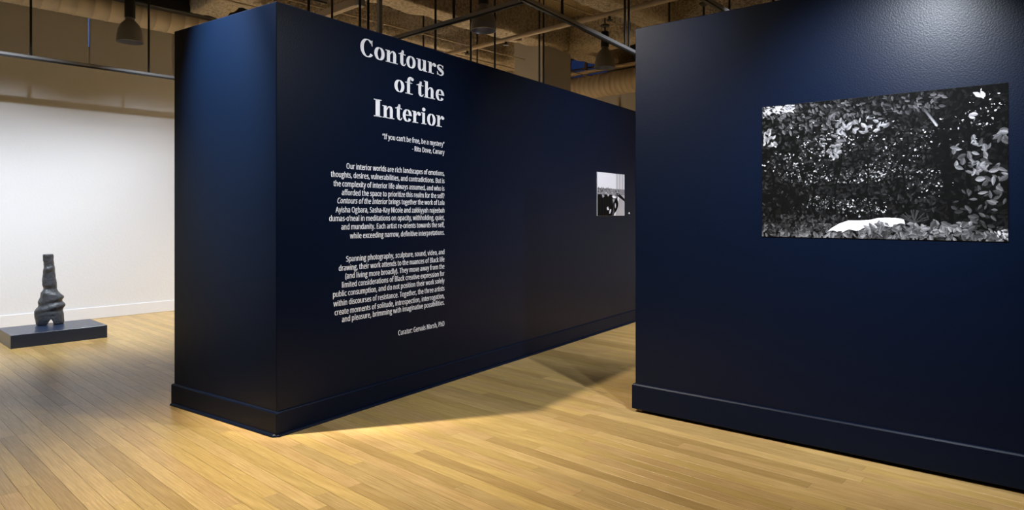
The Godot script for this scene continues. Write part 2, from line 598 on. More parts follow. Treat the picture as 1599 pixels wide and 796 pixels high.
func skirting(path: Array, prof: Array) -> ArrayMesh:
	# a moulding swept along a plan path (x, z) with mitred corners; outside is to the right of travel
	var st := begin()
	var pts := []
	for i in path.size():
		var p: Vector2 = path[i]
		var n := Vector2.ZERO
		var dirs := []
		if i > 0: dirs.append((p - path[i - 1]).normalized())
		if i < path.size() - 1: dirs.append((path[i + 1] - p).normalized())
		for d in dirs: n += Vector2(-d.y, d.x)
		n = n.normalized()
		var d0: Vector2 = dirs[0]
		var k := 1.0 / n.dot(Vector2(-d0.y, d0.x))
		var ring := []
		for q in prof:
			ring.append(Vector3(p.x + n.x * q[0] * k, q[1], p.y + n.y * q[0] * k))
		pts.append(ring)
	var m := prof.size()
	for i in path.size() - 1:
		var d: Vector2 = (path[i + 1] - path[i]).normalized()
		var nrm := Vector3(-d.y, 0, d.x)
		for k in m:
			var k2 := (k + 1) % m
			var e := Vector2(prof[k2][0] - prof[k][0], prof[k2][1] - prof[k][1])
			var away := nrm * e.y + Vector3.UP * -e.x
			quad(st, pts[i][k], pts[i][k2], pts[i + 1][k2], pts[i + 1][k], away)
	for e in [0, path.size() - 1]:
		var dd: Vector2 = (path[0] - path[1]) if e == 0 else (path[e] - path[e - 1])
		for k in range(1, m - 1):
			tri(st, pts[e][0], pts[e][k], pts[e][k + 1], Vector3(dd.x, 0, dd.y))
	return done(st)

func build_partition_a():
	var a := struct_node("wall_center", "navy freestanding partition bearing the white exhibition text", "partition wall", A_POS, A_TURN)
	obj("wall_face", box_mesh(Vector3(-1.345, 0, -7.3), Vector3(0, 3.03, 0), 0.004), M.navy, a)
	var path := [Vector2(-1.345, -7.3), Vector2(-1.345, 0), Vector2(0, 0), Vector2(0, -7.3)]
	obj("baseboard", skirting(path, [[0.0, 0.0], [0.016, 0.0], [0.016, 0.160], [0.010, 0.168], [0.0, 0.172]]), M.navy_trim, a)
	var clipped := [Vector2(0, -7.3), Vector2(0, -0.012), Vector2(-0.012, 0), Vector2(-1.333, 0), Vector2(-1.345, -0.012), Vector2(-1.345, -7.3)]
	clipped.reverse()
	obj("shoe_molding", skirting(clipped, [[0.016, 0.0], [0.036, 0.0], [0.0355, 0.006], [0.031, 0.013], [0.024, 0.018], [0.016, 0.020]]), M.navy_trim, a)

func build_partition_b():
	var b := struct_node("wall_side", "navy freestanding partition carrying the large foliage photograph", "partition wall", B_POS, B_TURN)
	obj("wall_face", box_mesh(Vector3(0, 0.03, -0.42), Vector3(6.2, 3.0, 0), 0.004), M.navy, b)
	obj("baseboard", skirting([Vector2(0, -0.42), Vector2(0, 0), Vector2(6.2, 0)], [[0.0, 0.026], [0.016, 0.026], [0.019, 0.029], [0.019, 0.210], [0.012, 0.219], [0.0, 0.222]]), M.navy_trim, b)
	obj("gap_shade_filler", box_mesh(Vector3(0.06, 0, -0.36), Vector3(6.1, 0.03, -0.05)), M.gap_shade_black, b)  # added black filler: darkens the shadow gap under the wall, stops light leaking
	obj("shim", box_mesh(Vector3(0.0, 0, -0.12), Vector3(0.05, 0.0295, -0.02), 0.002), M.wood_block, b)

func on_a(u: float, y: float, off := 0.0) -> Vector3:
	return A_POS + Vector3(off, y, -u).rotated(Vector3.UP, A_TURN)

func on_b(u: float, y: float, off := 0.0) -> Vector3:
	return B_POS + Vector3(u, y, off).rotated(Vector3.UP, B_TURN)

# ------------------------------------------------------------------ lettering

const STEM := 18.0
const HAIR := 5.0

func stroke(st: SurfaceTool, pts: Array, o: Vector2, s: Vector2, closed := false):
	# a pen stroke: thick where it runs upright, thin where it runs level; a third value sets the width itself
	var fine: Array[Vector3] = []
	var n := pts.size()
	var segs := n if closed else n - 1
	for i in segs:
		var p0: Array = pts[(i - 1 + n) % n] if closed or i > 0 else pts[0]
		var p1: Array = pts[i]
		var p2: Array = pts[(i + 1) % n]
		var p3: Array = pts[(i + 2) % n] if closed or i + 2 < n else pts[n - 1]
		for k in 10:
			var t := k / 10.0
			fine.append(Vector3(cr(p0[0], p1[0], p2[0], p3[0], t), cr(p0[1], p1[1], p2[1], p3[1], t), lerpf(p1[2] if p1.size() > 2 else -1.0, p2[2] if p2.size() > 2 else -1.0, t)))
	if not closed:
		var e: Array = pts[n - 1]
		fine.append(Vector3(e[0], e[1], e[2] if e.size() > 2 else -1.0))
	var m := fine.size()
	var left: Array[Vector3] = []
	var right: Array[Vector3] = []
	for i in m:
		var a := fine[(i - 1 + m) % m] if closed or i > 0 else fine[0]
		var b := fine[(i + 1) % m] if closed or i < m - 1 else fine[m - 1]
		var t := Vector2(b.x - a.x, b.y - a.y).normalized()
		var w := fine[i].z if fine[i].z > 0.0 else lerpf(HAIR, STEM, pow(absf(t.y), 1.7))
		var nn := Vector2(-t.y, t.x) * w * 0.5
		left.append(Vector3((fine[i].x + nn.x) * s.x + o.x, (fine[i].y + nn.y) * s.y + o.y, 0))
		right.append(Vector3((fine[i].x - nn.x) * s.x + o.x, (fine[i].y - nn.y) * s.y + o.y, 0))
	for i in (m if closed else m - 1):
		var j := (i + 1) % m
		quad(st, left[i], right[i], right[j], left[j], Vector3.BACK)

func cr(a: float, b: float, c: float, d: float, t: float) -> float:
	return 0.5 * (2.0 * b + (c - a) * t + (2.0 * a - 5.0 * b + 4.0 * c - d) * t * t + (3.0 * b - a - 3.0 * c + d) * t * t * t)

func bar(st: SurfaceTool, x0: float, y0: float, x1: float, y1: float, o: Vector2, s: Vector2):
	quad(st, Vector3(x0 * s.x + o.x, y0 * s.y + o.y, 0), Vector3(x1 * s.x + o.x, y0 * s.y + o.y, 0), Vector3(x1 * s.x + o.x, y1 * s.y + o.y, 0), Vector3(x0 * s.x + o.x, y1 * s.y + o.y, 0), Vector3.BACK)

func ball(st: SurfaceTool, x: float, y: float, r: float, o: Vector2, s: Vector2):
	for k in 18:
		var a := TAU * k / 18
		var b := TAU * (k + 1) / 18
		tri(st, Vector3(x * s.x + o.x, y * s.y + o.y, 0), Vector3((x + cos(a) * r) * s.x + o.x, (y + sin(a) * r) * s.y + o.y, 0), Vector3((x + cos(b) * r) * s.x + o.x, (y + sin(b) * r) * s.y + o.y, 0), Vector3.BACK)

func arc(cx: float, cy: float, rx: float, ry: float, a0: float, a1: float, n: int) -> Array:
	var r := []
	for k in n + 1:
		var a := deg_to_rad(lerpf(a0, a1, float(k) / n))
		r.append([cx + rx * cos(a), cy + ry * sin(a)])
	return r

func glyph(st: SurfaceTool, ch: String, o: Vector2, s: Vector2) -> float:
	# cap height 100, small letters 72 high; returns the advance
	var H := STEM / 2
	match ch:
		"C":
			stroke(st, arc(40, 50, 29, 49.5, 44, 322, 22), o, s)
			bar(st, 63, 66, 67, 100, o, s)
			stroke(st, [[57, 90, 6], [62, 84, 9], [65, 68, 4]], o, s)
			return 74.0
		"o":
			var p := arc(32, 36, 20, 34.5, 0, 360, 20)
			p.pop_back()
			stroke(st, p, o, s, true)
			return 65.0
		"n", "h":
			var top := 72.0 if ch == "n" else 106.0
			bar(st, 9, 0, 9 + STEM, top, o, s)
			bar(st, 1, top - 5, 12, top, o, s)
			bar(st, 2, 0, 37, 4.5, o, s)
			stroke(st, [[28, 50, 5], [33, 62, 5.5], [41, 69, 7], [50, 65, 15], [54.5, 52, STEM], [54.5, 30, STEM], [54.5, 0, STEM]], o, s)
			bar(st, 38, 0, 73, 4.5, o, s)
			return 76.0
		"u":
			bar(st, 54 - H, 0, 54 + H, 72, o, s)
			bar(st, 37, 67.5, 54, 72, o, s)
			bar(st, 54, 0, 72, 4.5, o, s)
			bar(st, 1, 67.5, 14, 72, o, s)
			stroke(st, [[19.5, 72, STEM], [19.5, 40, STEM], [19.5, 20, STEM], [24, 7, 15], [33, 3, 7], [41, 10, 5.5], [46, 22, 5]], o, s)
			return 74.0
		"t":
			bar(st, 12, 14, 12 + STEM, 72, o, s)
			bar(st, 1, 67.5, 44, 72, o, s)
			stroke(st, [[8, 71, 3], [20, 78, 8], [29, 95, 7]], o, s)
			bar(st, 20, 70, 33, 94, o, s)
			stroke(st, [[22.5, 20, STEM], [23.5, 10, STEM * 0.85], [31, 3.5, 8], [38, 6, 5.5], [44, 17, 4.5]], o, s)
			return 46.0
		"r":
			bar(st, 9, 0, 9 + STEM, 72, o, s)
			bar(st, 1, 67.5, 12, 72, o, s)
			bar(st, 2, 0, 41, 4.5, o, s)
			stroke(st, [[28, 46, 5], [33, 60, 5.5], [41, 68, 7], [49, 66, 9]], o, s)
			ball(st, 48, 58, 10.5, o, s)
			return 59.0
		"s":
			stroke(st, [[46, 50, 4], [43, 62, 5], [29, 69.5, 5.5], [15, 64, 10], [11.5, 53, 14], [20, 43, 20], [32, 35, 21], [42, 27, 19], [45, 17, 14], [39, 7, 9], [27, 2.5, 5.5], [13, 8, 5], [7, 24, 4]], o, s)
			bar(st, 44, 50, 48, 70, o, s)
			bar(st, 5, 2, 9, 24, o, s)
			return 56.0
		"f":
			bar(st, 12, 0, 12 + STEM, 78, o, s)
			bar(st, 2, 0, 46, 4.5, o, s)
			bar(st, 2, 67.5, 44, 72, o, s)
			stroke(st, [[22.5, 70, STEM], [23, 88, STEM * 0.95], [29, 101, 12], [39, 104, 6], [46, 100, 6]], o, s)
			ball(st, 44, 95, 9.5, o, s)
			return 44.0
		"e":
			stroke(st, arc(31, 36, 19.5, 34.5, 6, 330, 20), o, s)
			bar(st, 20, 36, 60, 41, o, s)
			return 61.0
		"I":
			bar(st, 12, 0, 37, 100, o, s)
			bar(st, 2, 0, 47, 5, o, s)
			bar(st, 2, 95, 47, 100, o, s)
			return 50.0
		"i":
			bar(st, 9, 0, 9 + STEM, 72, o, s)
			bar(st, 1, 67.5, 12, 72, o, s)
			bar(st, 2, 0, 37, 4.5, o, s)
			ball(st, 19, 92, 11.5, o, s)
			return 39.0
	return 26.0

func title_width(text: String) -> float:
	var w := 0.0
	for ch in text:
		w += glyph(begin(), ch, Vector2.ZERO, Vector2.ONE)
	return w

func title_line(text: String, width: float, cap: float, parent: Node3D, y: float):
	# one part per line, one sub-part per letter; the right end lies at x = 0
	var line := Node3D.new()
	line.name = "title_line"
	parent.add_child(line, true)
	line.position.y = y
	line.set_meta("label", "white line reading " + text)
	var s := Vector2(width / title_width(text), cap / 100.0)
	var x := -width
	for ch in text:
		var st := begin()
		var step := glyph(st, ch, Vector2.ZERO, s) * s.x
		if ch != " ":
			obj("letter", done(st), M.vinyl, line, Vector3(x, 0, 0))
		x += step

func text_line(text: String, width: float, size: float, slant := 0.0, from_right := 0.0) -> Array:
	# flat vinyl letters with their right end at x = -from_right; returns [mesh, transform]
	var t := TextMesh.new()
	var f := SystemFont.new()
	f.font_names = PackedStringArray(["Droid Sans"])
	f.font_weight = 400
	var fv := FontVariation.new()
	fv.base_font = f
	if slant != 0.0:
		fv.variation_transform = Transform2D(Vector2(1, slant), Vector2(0, 1), Vector2.ZERO)
	t.font = fv
	t.font_size = 48
	t.pixel_size = 0.01
	t.depth = 0.0
	t.curve_step = 1.5
	t.text = text
	t.horizontal_alignment = HORIZONTAL_ALIGNMENT_LEFT
	t.vertical_alignment = VERTICAL_ALIGNMENT_BOTTOM
	var box := t.get_aabb()
	return [t, box, width, size]

func lettering():
	var at := on_a(1.785, 0, 0.0012)
	var turn := A_TURN + PI / 2
	var ti := thing("exhibition_title", "large white serif title lettering on the navy partition", "lettering", at, turn)
	for l in [["Contours", 0.766, 2.808, 0.138], ["of the", 1.140, 2.580, 0.138], ["Interior", 0.909, 2.341, 0.141]]:
		title_line(l[0], 1.785 - l[1], l[3], ti, l[2])
	var sets := [
		["wall_quote", "two-line white quotation just below the large title", [["“If you can’t be free, be a mystery”", 1.008, 2.150], ["- Rita Dove, Canary", 1.360, 2.077]]],
		["wall_paragraph", "upper white text paragraph of nine lines on the navy partition", [["Our interior worlds are rich landscapes of emotions,", 0.629, 1.883], ["thoughts, desires, vulnerabilities, and contradictions. But is", 0.476, 1.814], ["the complexity of interior life always assumed, and who is", 0.501, 1.744], ["afforded the space to prioritize this realm for the self?", 0.582, 1.677], ["Contours of the Interior| brings together the work of Lola", 0.539, 1.614], ["Ayisha Ogbara, Sasha-Kay Nicole and zakkiyyah najeebah", 0.522, 1.544], ["dumas-o’neal in meditations on opacity, withholding, quiet,", 0.461, 1.478], ["and mundanity. Each artist re-orients towards the self,", 0.578, 1.412], ["while exceeding narrow, definitive interpretations.", 0.664, 1.341]]],
		["wall_paragraph", "lower white text paragraph of eight lines on the navy partition", [["Spanning photography, sculpture, sound, video, and", 0.626, 1.163], ["drawing, their work attends to the nuances of Black life", 0.553, 1.096], ["(and living more broadly). They move away from the", 0.616, 1.031], ["limited considerations of Black creative expression for", 0.584, 0.965], ["public consumption, and do not position their work solely", 0.497, 0.900], ["within discourses of resistance. Together, the three artists", 0.501, 0.829], ["create moments of solitude, introspection, interrogation,", 0.513, 0.761], ["and pleasure, brimming with imaginative possibilities.", 0.584, 0.700]]],
		["curator_credit", "single short white credit line below the paragraphs", [["Curator: Gervais Marsh, PhD", 1.192, 0.506]]]]
	for s in sets:
		var g := thing(s[0], s[1], "lettering", at, turn)
		for l in s[2]:
			var width: float = 1.785 - l[1]
			var parts: PackedStringArray = l[0].split("|")
			var made := []
			var total := 0.0
			for k in parts.size():
				var a := text_line(parts[k], width, 0.06, 0.22 if parts.size() == 2 and k == 0 else 0.0)
				made.append(a)
				total += a[1].size.x
			total += 0.13 * (parts.size() - 1)
			var sx := width / total
			var sy := 0.0435 / 0.342
			var x := -width
			var st := SurfaceTool.new()
			for a in made:
				for k in 3:
					st.append_from(a[0], 0, Transform3D(Basis.from_scale(Vector3(sx, sy, 1)), Vector3(x - a[1].position.x * sx + (k - 1) * 0.0009, 0, k * 0.00002)))
				x += (a[1].size.x + 0.13) * sx
			obj("text_line", st.commit(), M.vinyl, g, Vector3(0, l[2], 0))

# ------------------------------------------------------------------ prints

var px: PackedFloat32Array
var pw := 0
var ph := 0

func leaf(cx: float, cy: float, length: float, width: float, ang: float, v: float, vein := 0.0):
	var ca := cos(ang)
	var sa := sin(ang)
	var r := int(length) + 1
	for y in range(maxi(0, int(cy) - r), mini(ph, int(cy) + r + 1)):
		for x in range(maxi(0, int(cx) - r), mini(pw, int(cx) + r + 1)):
			var dx := x - cx
			var dy := y - cy
			var a := (dx * ca + dy * sa) / length
			if absf(a) >= 1.0: continue
			var b := (-dx * sa + dy * ca) / width
			var lim := (1.0 - a * a) * (1.0 - 0.35 * a)
			if absf(b) < lim:
				px[y * pw + x] = v * (1.0 - 0.28 * absf(b) + (0.12 if b > 0.0 else -0.12)) * (1.0 - vein * (1.0 if absf(b) < 0.1 else 0.0))

func picture(tint: Color) -> StandardMaterial3D:
	var im := Image.create(pw, ph, false, Image.FORMAT_RGB8)
	for y in ph:
		for x in pw:
			var v := clampf(px[y * pw + x], 0.0, 1.0)
			im.set_pixel(x, y, Color(v * tint.r, v * tint.g, v * tint.b))
	im.generate_mipmaps()
	var m := mat(Color.WHITE, 0.75)
	m.metallic_specular = 0.2
	m.albedo_texture = ImageTexture.create_from_image(im)
	return m

func scatter(n: int, x0: float, y0: float, x1: float, y1: float, l0: float, l1: float, v0: float, v1: float, tilt := 0.5, spread := 1.2):
	for i in n:
		var l := rng.randf_range(l0, l1)
		leaf(rng.randf_range(x0, x1) * pw, rng.randf_range(y0, y1) * ph, l, l * rng.randf_range(0.34, 0.55), tilt + rng.randf_range(-spread, spread), rng.randf_range(v0, v1), 0.25)

func cluster(n: int, cx: float, cy: float, rx: float, ry: float, l0: float, l1: float, v0: float, v1: float):
	for i in n:
		var a := rng.randf() * TAU
		var r := sqrt(rng.randf())
		var l := rng.randf_range(l0, l1)
		leaf((cx + cos(a) * r * rx) * pw, (cy + sin(a) * r * ry) * ph, l, l * rng.randf_range(0.34, 0.6), rng.randf() * TAU, rng.randf_range(v0, v1), 0.25)

func foliage_picture():
	pw = 900
	ph = 592
	px = PackedFloat32Array()
	px.resize(pw * ph)
	px.fill(0.015)
	rng.seed = 91
	scatter(2600, 0, 0, 1, 0.92, 6, 16, 0.015, 0.10, 0.6, 1.6)
	scatter(1100, 0, 0, 0.75, 0.9, 5, 12, 0.06, 0.22, 0.6, 1.6)
	# flecks of sky between the leaves
	for b in [[0.30, 0.34, 0.13, 0.10, 150], [0.20, 0.52, 0.12, 0.09, 110], [0.42, 0.56, 0.14, 0.05, 120], [0.55, 0.52, 0.12, 0.06, 90], [0.60, 0.36, 0.16, 0.12, 90], [0.28, 0.74, 0.09, 0.05, 90], [0.45, 0.78, 0.12, 0.07, 120], [0.10, 0.45, 0.10, 0.10, 60], [0.72, 0.62, 0.10, 0.10, 80], [0.35, 0.20, 0.25, 0.10, 90], [0.80, 0.28, 0.12, 0.10, 50], [0.92, 0.14, 0.07, 0.12, 50], [0.05, 0.04, 0.10, 0.05, 130]]:
		for i in b[4]:
			var a := rng.randf() * TAU
			var r := sqrt(rng.randf())
			var l := rng.randf_range(1.6, 5.5)
			leaf((b[0] + cos(a) * r * b[2]) * pw, (b[1] + sin(a) * r * b[3]) * ph, l, l * rng.randf_range(0.3, 0.7), rng.randf() * 3.0 - 1.0, pow(rng.randf(), 1.3) * 0.8 + 0.2)
	# dark stems
	for s in [[0.37, 0.35, 0.33, 0.92, 4.0], [0.05, 0.5, 0.06, 0.95, 5.0], [0.475, 0.45, 0.49, 0.9, 3.5], [0.24, 0.6, 0.25, 0.9, 4.5], [0.64, 0.3, 0.62, 0.7, 4.0], [0.78, 0.3, 0.8, 0.9, 9.0], [0.86, 0.2, 0.88, 0.95, 8.0]]:
		for k in 120:
			var t := k / 119.0
			leaf((lerpf(s[0], s[2], t) + 0.006 * sin(t * 9.0)) * pw, lerpf(s[1], s[3], t) * ph, s[4], s[4], 0, 0.02)
	cluster(90, 0.80, 0.42, 0.07, 0.34, 8, 20, 0.015, 0.03)
	cluster(60, 0.10, 0.72, 0.12, 0.10, 10, 20, 0.02, 0.04)
	# sprays of nearer leaves
	scatter(130, 0.0, 0.0, 0.42, 0.22, 7, 15, 0.15, 0.42, 0.7, 0.9)
	scatter(60, 0.0, 0.0, 0.16, 0.06, 5, 12, 0.5, 0.95, 0.3, 0.8)
	cluster(20, 0.04, 0.24, 0.04, 0.07, 9, 17, 0.4, 0.8)
	cluster(46, 0.33, 0.26, 0.06, 0.16, 9, 16, 0.3, 0.6)
	cluster(24, 0.48, 0.20, 0.09, 0.06, 10, 17, 0.35, 0.7)
	scatter(110, 0.3, 0.02, 0.78, 0.14, 6, 13, 0.12, 0.4, 0.8, 1.0)
	cluster(40, 0.88, 0.44, 0.07, 0.12, 9, 18, 0.25, 0.62)
	cluster(24, 0.95, 0.62, 0.05, 0.14, 10, 20, 0.25, 0.6)
	cluster(30, 0.90, 0.76, 0.09, 0.12, 9, 16, 0.15, 0.4)
	cluster(10, 0.98, 0.34, 0.02, 0.05, 10, 18, 0.3, 0.6)
	cluster(5, 0.905, 0.055, 0.016, 0.02, 9, 16, 0.75, 1.0)
	cluster(5, 0.885, 0.19, 0.016, 0.02, 9, 16, 0.6, 0.9)
	# a pale branch high on the right
	for k in 60:
		var t := k / 59.0
		leaf(lerpf(0.695, 0.75, t) * pw, lerpf(0.10, 0.235, t) * ph, 6.0, 5.0, 1.2, 0.12 + 0.5 * t)
	# undergrowth
	scatter(420, 0, 0.90, 1, 1.0, 7, 15, 0.10, 0.45, 0.0, 1.6)
	scatter(160, 0.0, 0.83, 0.35, 0.95, 6, 12, 0.06, 0.28, 0.0, 1.6)
	# a white draped shape lying among the leaves
	var top := [[0.30, 0.965], [0.325, 0.93], [0.36, 0.895], [0.40, 0.872], [0.45, 0.872], [0.49, 0.868], [0.52, 0.855], [0.56, 0.852], [0.60, 0.855], [0.625, 0.862], [0.63, 0.885]]
	for x in range(int(0.30 * pw), int(0.63 * pw)):
		var fx := float(x) / pw
		var ty := 1.0
		for k in top.size() - 1:
			if fx >= top[k][0] and fx <= top[k + 1][0]:
				ty = lerpf(top[k][1], top[k + 1][1], (fx - top[k][0]) / (top[k + 1][0] - top[k][0]))
		var by := 0.955 - 0.06 * clampf((fx - 0.36) / 0.27, 0.0, 1.0) + 0.008 * sin(fx * 90.0)
		for y in range(int(ty * ph), int(by * ph)):
			var f := noise.get_noise_2d(x * 0.02, y * 0.05)
			px[y * pw + x] = 0.93 + 0.22 * minf(f, 0.1)
	cluster(26, 0.54, 0.92, 0.07, 0.03, 10, 17, 0.3, 0.6)
	cluster(34, 0.72, 0.92, 0.09, 0.05, 11, 20, 0.28, 0.62)
	cluster(14, 0.83, 0.90, 0.05, 0.04, 10, 18, 0.35, 0.7)
	scatter(120, 0.1, 0.95, 1.0, 1.0, 8, 16, 0.2, 0.6, 0.0, 1.6)
	cluster(16, 0.98, 0.96, 0.03, 0.04, 5, 10, 0.6, 0.95)
	for i in 20:
		var a := rng.randf_range(-2.8, -0.3)
		for k in 14:
			leaf((0.665 + cos(a) * k * 0.0045) * pw, (0.885 + sin(a) * k * 0.0065) * ph, 2.4, 1.6, a, 0.25)

func street_picture():
	pw = 320
	ph = 224
	px = PackedFloat32Array()
	px.resize(pw * ph)
	rng.seed = 5
	for y in ph:
		for x in pw:
			var fx := float(x) / pw
			var fy := float(y) / ph
			var v := 0.86
			if fx > 0.66: v = 0.74 + 0.06 * sin(fx * 60.0)
			if fy > 0.36:
				v = 0.5 + 0.25 * noise.get_noise_2d(x * 0.12, y * 0.2)
			if fy > 0.50:
				var edge := 0.72 - 0.35 * (fy - 0.62)
				if fx < 0.52: v = 0.05 + 0.03 * sin(fx * 70.0)
				else: v = clampf(0.16 + (fx - 0.5) * 1.4, 0.0, 0.8)
				if fx > edge: v = 0.62 + 0.15 * (fx - edge)
				if fx > edge and fx < edge + 0.05: v = 0.9
			if fy > 0.40 + (fx - 0.66) * 0.55 and fy < 0.50 + (fx - 0.66) * 0.45 and fx > 0.68: v = 0.06
			px[y * pw + x] = v
	for i in 26:
		leaf(rng.randf() * 0.95 * pw, rng.randf_range(0.40, 0.50) * ph, rng.randf_range(4, 12), rng.randf_range(2, 5), rng.randf() - 0.5, rng.randf_range(0.15, 0.85))
	for i in 9:
		leaf((0.04 + i * 0.055) * pw, (0.375 + 0.02 * sin(i * 2.0)) * ph, rng.randf_range(5, 11), 3.0, 1.57, 0.1)
	leaf(0.20 * pw, 0.53 * ph, 14, 12, 0.3, 0.6)
	leaf(0.38 * pw, 0.50 * ph, 12, 11, 0.2, 0.7)
	leaf(0.60 * pw, 0.545 * ph, 26, 9, 0.1, 0.97)
	leaf(0.62 * pw, 0.64 * ph, 26, 13, 0.2, 0.6)
	leaf(0.66 * pw, 0.76 * ph, 44, 26, 1.9, 0.03)
	leaf(0.46 * pw, 0.88 * ph, 52, 22, 2.3, 0.03)
	leaf(0.645 * pw, 0.76 * ph, 15, 7, 1.5, 0.85)
	leaf(0.37 * pw, 0.83 * ph, 13, 10, 0.5, 0.9)
	leaf(0.45 * pw, 0.90 * ph, 16, 8, 2.2, 0.95)

func plate(m: Material, w: float, h: float, t: Node3D, thick: float):
	obj("backing", box_mesh(Vector3(-w / 2, -h / 2, 0.0005), Vector3(w / 2, h / 2, thick), 0.001), M.vinyl if thick > 0.008 else M.black_metal, t)
	var q := QuadMesh.new()
	q.size = Vector2(w - 0.002, h - 0.002)
	obj("picture", q, m, t, Vector3(0, 0, thick + 0.0004))

func hang_pictures():
	foliage_picture()
	var big := picture(Color(0.97, 0.97, 1.0))
	var t := thing("photograph_print", "large black and white print of foliage with white draped shape", "photograph", on_b(1.661, 1.838), B_TURN)
	plate(big, 1.36, 0.892, t, 0.005)
	street_picture()
	var small := picture(Color(0.98, 0.97, 1.0))
	var s := thing("photograph_print", "small black and white print on the partition near the passage", "photograph", on_a(5.199, 1.807), A_TURN + PI / 2)
	plate(small, 0.815, 0.57, s, 0.012)
	var p := thing("wall_hook", "tiny white knob on the wall beside the small print", "knob", on_a(5.743, 1.555), A_TURN + PI / 2)
	var st := begin(true)
	tube(st, [Vector3.ZERO, Vector3(0, 0, 0.008), Vector3(0, 0, 0.02), Vector3(0, 0, 0.026)], [0.006, 0.007, 0.015, 0.011], 14, true)
	obj("knob", done(st), M.vinyl, p)

# ------------------------------------------------------------------ plinth and sculpture

const OUT := [[0.0, -0.140, 0.150], [0.03, -0.150, 0.155], [0.10, -0.155, 0.148], [0.17, -0.150, 0.138], [0.22, -0.128, 0.158], [0.25, -0.124, 0.150], [0.28, -0.120, 0.126], [0.34, -0.108, 0.134], [0.37, -0.103, 0.118], [0.41, -0.092, 0.086], [0.445, -0.070, 0.070], [0.462, -0.066, 0.072], [0.50, -0.084, 0.074], [0.54, -0.084, 0.070], [0.62, -0.074, 0.062], [0.70, -0.066, 0.050], [0.78, -0.068, 0.046], [0.86, -0.072, 0.038], [0.885, -0.070, 0.034]]

func field(p: Vector3) -> float:
	var y := clampf(p.y, 0.0, 0.885)
	var l := 0.0
	var r := 0.0
	for k in OUT.size() - 1:
		if y >= OUT[k][0] and y <= OUT[k + 1][0]:
			var t: float = (y - OUT[k][0]) / (OUT[k + 1][0] - OUT[k][0])
			l = lerpf(OUT[k][1], OUT[k + 1][1], t)
			r = lerpf(OUT[k][2], OUT[k + 1][2], t)
			break
	var cx := (l + r) / 2.0
	var hw := (r - l) / 2.0
	var dx := p.x - cx
	var dz := p.z / 0.86
	var rho := sqrt(dx * dx + dz * dz)
	var a := atan2(dz, dx)
	# folded ridges like gripping fingers on the lower half
	var rad := hw
	var k2 := smoothstep(0.46, 0.38, y) * smoothstep(0.05, 0.14, y)
	for f in [[0.315, 0.04, 0.008, 0.026], [0.225, 0.05, 0.009, 0.030], [0.14, -0.03, 0.006, 0.03], [0.272, 0.05, -0.006, 0.020], [0.375, -0.05, 0.006, 0.020], [0.182, 0.05, -0.005, 0.020]]:
		var yy: float = y - f[0] - f[1] * (cos(a) * 0.55 - 0.2 * sin(a))
		rad += f[2] * exp(-yy * yy / (f[3] * f[3])) * k2
	rad += 0.010 * exp(-pow((y - 0.70 - 0.02 * cos(a)) / 0.03, 2.0)) * (0.5 + 0.5 * sin(a))
	rad -= 0.008 * exp(-pow((y - 0.745) / 0.03, 2.0)) * (0.5 + 0.5 * sin(a + 0.6))
	rad += 0.012 * noise.get_noise_3d(p.x * 6.0, p.y * 4.0, p.z * 6.0) + 0.005 * noise.get_noise_3d(p.x * 19.0 + 9.0, p.y * 15.0, p.z * 19.0)
	var d := (rho - rad) * 0.8
	d = maxf(d, p.y - 0.885)
	d = maxf(d, -p.y)
	# hollow mouth at the top
	d = maxf(d, minf(0.03 - rho, 0.86 - p.y) if p.y > 0.8 else d)
	# arch between the legs, front to back
	var ax := absf(p.x - 0.004 - p.y * 0.1) / 0.036
	var ay := p.y / 0.078
	var arch := (pow(ax, 1.25) + pow(maxf(ay, 0.0), 1.25) - 1.0) * 0.035
	d = maxf(d, -arch)
	return d

